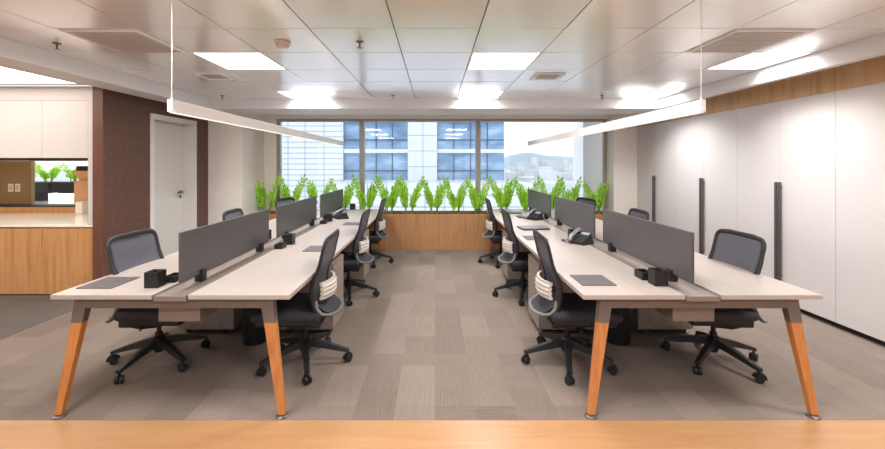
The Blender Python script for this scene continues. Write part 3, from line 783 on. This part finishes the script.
# bright room beyond the opening
struct(MB().box(-9.5, -4.25, 6.30, 9.5, .80, .88).build('trim_8', M['stone']))
for (x, l) in ((-7.05, 'left black trough planter seen through kitchenette opening'), (-6.2, 'right black trough planter seen through kitchenette opening')):
    t = thing('trough_planter', l, 'planter', (x, 6.9, .88), 'black trough planters beyond the opening')
    MB().hull8([(x-.34, 6.85, 1.02), (x+.34, 6.85, 1.02), (x+.34, 7.15, 1.02), (x-.34, 7.15, 1.02)], [(x-.42, 6.78, 1.22), (x+.42, 6.78, 1.22), (x+.42, 7.2, 1.22), (x-.42, 7.2, 1.22)]).build('trough', M['black'], t)
    MB().box(x-.12, x+.12, 6.92, 7.08, .88, 1.02).build('base_plinth', M['dark_plastic'], t)
for i, (x, l) in enumerate(((-7.25, 'leafy plant in black trough, leftmost beyond opening'), (-6.85, 'leafy plant in black trough, second beyond opening'), (-6.4, 'leafy plant in black trough, third beyond opening'), (-6.05, 'leafy plant in black trough, rightmost beyond opening'))):
    o = copy_tree(protos[i]); o.name = 'trough_plant'; o.location = (x, 7.0, 1.2); o.rotation_euler = (0, 0, i*.8); o.scale = (.8, .8, .5); o['label'] = l; o['group'] = 'plants in the black troughs'

# ------------------------------------------------------------------ outside: near tower, city, hills
M['tower_joint'] = mat('tower_joint', '#6f7b8c', .6)
M['glass_joint'] = mat('curtain_wall_mullion', '#2f4259', .5)
M['rib'] = mat('tower_rib', rgb(136, 144, 158), .6)
def tower_glass():
    m, N, L, b = base_mat('tower_glass', '#5d7c9c', .12, .0, .6)
    v = coords(N, L, (.35, .35, .9), kind='World')
    n = N.new('ShaderNodeTexNoise'); n.inputs['Scale'].default_value = 1; n.inputs['Detail'].default_value = 5; L.new(v, n.inputs['Vector'])
    L.new(ramp(N, L, n.outputs['Fac'], [(.3, rgb(72, 98, 130)), (.5, rgb(98, 128, 160)), (.72, rgb(138, 164, 188))]), b.inputs['Base Color'])
    return m
M['tower_glass'] = tower_glass()
YT = 45.0; S = YT/F
X_ = lambda x: (x-VX)*S
Z_ = lambda y: H+(VY-y)*S
def lines(name, parent, horiz, vert, x0, x1, z0, z1, m, wl=.06, proud=.08, y=YT):
    b = MB()
    for z in horiz: b.box(x0, x1, y-proud, y, z-wl/2, z+wl/2)
    for x in vert: b.box(x-wl/2, x+wl/2, y-proud, y, z0, z1)
    return b.build(name, m, parent)
ZLO, ZHI = -60, 22
t = thing('office_tower', 'pale ribbed office tower with blue glass bands outside the window', 'building', (X_(400), YT, ZLO))
MB().box(X_(230), X_(343), YT-.0, YT+20, ZLO, ZHI).build('ribbed_facade', M['tower_white'], t)
lines('rib', t, [ZHI-.62*k for k in range(1, 100)], [X_(305), X_(324), X_(288), X_(262)], X_(230), X_(343), ZLO, ZHI, M['rib'], .06, .04)
for a, b in ((343, 408), (437, 505)):
    g_ = MB().box(X_(a), X_(b), YT+.6, YT+20, ZLO, ZHI).build('glass_facade', M['tower_glass'], t)
    fl = [Z_(151)+3.55*k for k in range(-17, 6)]
    MB().box(0, 0.001, 0, .001, 0, .001).bm.free()
    sl = MB()
    for z in fl: sl.box(X_(a), X_(b), YT+.2, YT+.6, z-.22, z+.22)
    sl.build('floor_slab', M['tower_white'], g_)
    lines('mullion_grid', g_, [z+1.3 for z in fl], [X_(a)+(X_(b)-X_(a))*q/4 for q in range(1, 4)], X_(a), X_(b), ZLO, ZHI, M['glass_joint'], .12, .1, YT+.6)
MB().box(X_(408), X_(437), YT-.3, YT+20, ZLO, ZHI).build('pillar', M['tower_white'], t)
lines('panel_joint', t, [Z_(151)+3.55*k/2 for k in range(-30, 10)], [X_(423)], X_(408), X_(437), ZLO, ZHI, M['tower_joint'], .05, .03, YT-.3)
MB().box(X_(343), X_(520), YT-6, YT-.4, ZLO, Z_(181)).build('podium', M['tower_white'], t)
lines('podium_joint', t, [Z_(181)-1.15*k for k in range(1, 14)], [X_(343)+1.9*k for k in range(1, 10)], X_(343), X_(520), -20, Z_(181), M['rib'], .09, .04, YT-6)
# ground, city and hills far away
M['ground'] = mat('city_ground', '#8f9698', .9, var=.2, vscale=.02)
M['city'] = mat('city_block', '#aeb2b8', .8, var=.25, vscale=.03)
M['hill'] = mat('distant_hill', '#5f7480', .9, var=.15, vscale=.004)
struct(MB().box(-4000, 4000, 60, 6000, -62, -60).build('ground', M['ground']))
rc = random.Random(3); city = MB()
for i in range(1500):
    y = 150*math.exp(rc.uniform(0, 2.9)); x = y*rc.uniform(-.15, .55); w = rc.uniform(8, 22)*(1+y/1500); hgt = rc.uniform(8, 26)*(2.1 if rc.random() < .12 else 1)*(1+y/2500)
    city.box(x-w/2, x+w/2, y, y+w, -60, -60+hgt)
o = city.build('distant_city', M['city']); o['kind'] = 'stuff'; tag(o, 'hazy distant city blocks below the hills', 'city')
hl = MB()
def hill(u, v):
    y = 4200+1500*v; x = -600+3400*u
    xx = (VX + x*F/4700)
    e = 100*math.exp(-((xx-530)/24)**2) + 50*math.exp(-((xx-572)/30)**2) + 14 + 5*math.sin(u*31) + 4*math.sin(u*73+1)
    return (x, y, -62 + (86+e)*math.sin(min(1, v*1.0)*PI)**.7)
hl.grid(hill, 90, 14)
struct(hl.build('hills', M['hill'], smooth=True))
hz = bpy.data.materials.new('city_haze'); hz.use_nodes = True
N, L = hz.node_tree.nodes, hz.node_tree.links; N.clear()
o_ = N.new('ShaderNodeOutputMaterial'); vs = N.new('ShaderNodeVolumeScatter'); vs.inputs['Color'].default_value = (.72, .86, 1, 1); vs.inputs['Density'].default_value = .00012
L.new(vs.outputs[0], o_.inputs['Volume'])
o = struct(MB().box(-3500, 3500, 100, 6200, -59.9, 140).build('haze', hz))

# ------------------------------------------------------------------ world, sun, camera, colour management
w = bpy.data.worlds.new('overcast_sky'); SC.world = w; w.use_nodes = True
N, L = w.node_tree.nodes, w.node_tree.links
bg = N['Background']; bg.inputs['Strength'].default_value = .92
tc = N.new('ShaderNodeTexCoord'); sp = N.new('ShaderNodeSeparateXYZ'); L.new(tc.outputs['Generated'], sp.inputs[0])
r = N.new('ShaderNodeValToRGB'); r.color_ramp.elements[0].position = .0; r.color_ramp.elements[0].color = (.84, .91, .98, 1)
r.color_ramp.elements[1].position = .35; r.color_ramp.elements[1].color = (.90, .95, 1, 1)
L.new(sp.outputs[2], r.inputs[0]); L.new(r.outputs[0], bg.inputs['Color'])

sl = bpy.data.lights.new('hazy_sun', 'SUN'); sl.energy = .8; sl.angle = R(8); sl.color = (1, .96, .9)
so = bpy.data.objects.new('hazy_sun', sl); C.objects.link(so); so.location = (0, -20, 30); so.rotation_euler = (R(42), 0, R(-12))
cam = bpy.data.cameras.new('camera'); co = bpy.data.objects.new('camera', cam); C.objects.link(co)
cam.sensor_fit = 'HORIZONTAL'; cam.sensor_width = 36; cam.lens = F/885*36
cam.shift_x = (442.5-VX)/885; cam.shift_y = (VY-224.5)/885
cam.clip_end = 20000; cam.clip_start = .05
co.location = (0, 0, H); co.rotation_euler = (PI/2, 0, 0)
SC.camera = co
SC.view_settings.view_transform = 'Standard'; SC.view_settings.look = 'None'
SC.view_settings.gamma = 1; SC.view_settings.use_curve_mapping = False
SC.view_settings.exposure = 1.28
for o in bpy.data.objects:
    if '_w' in o: del o['_w']
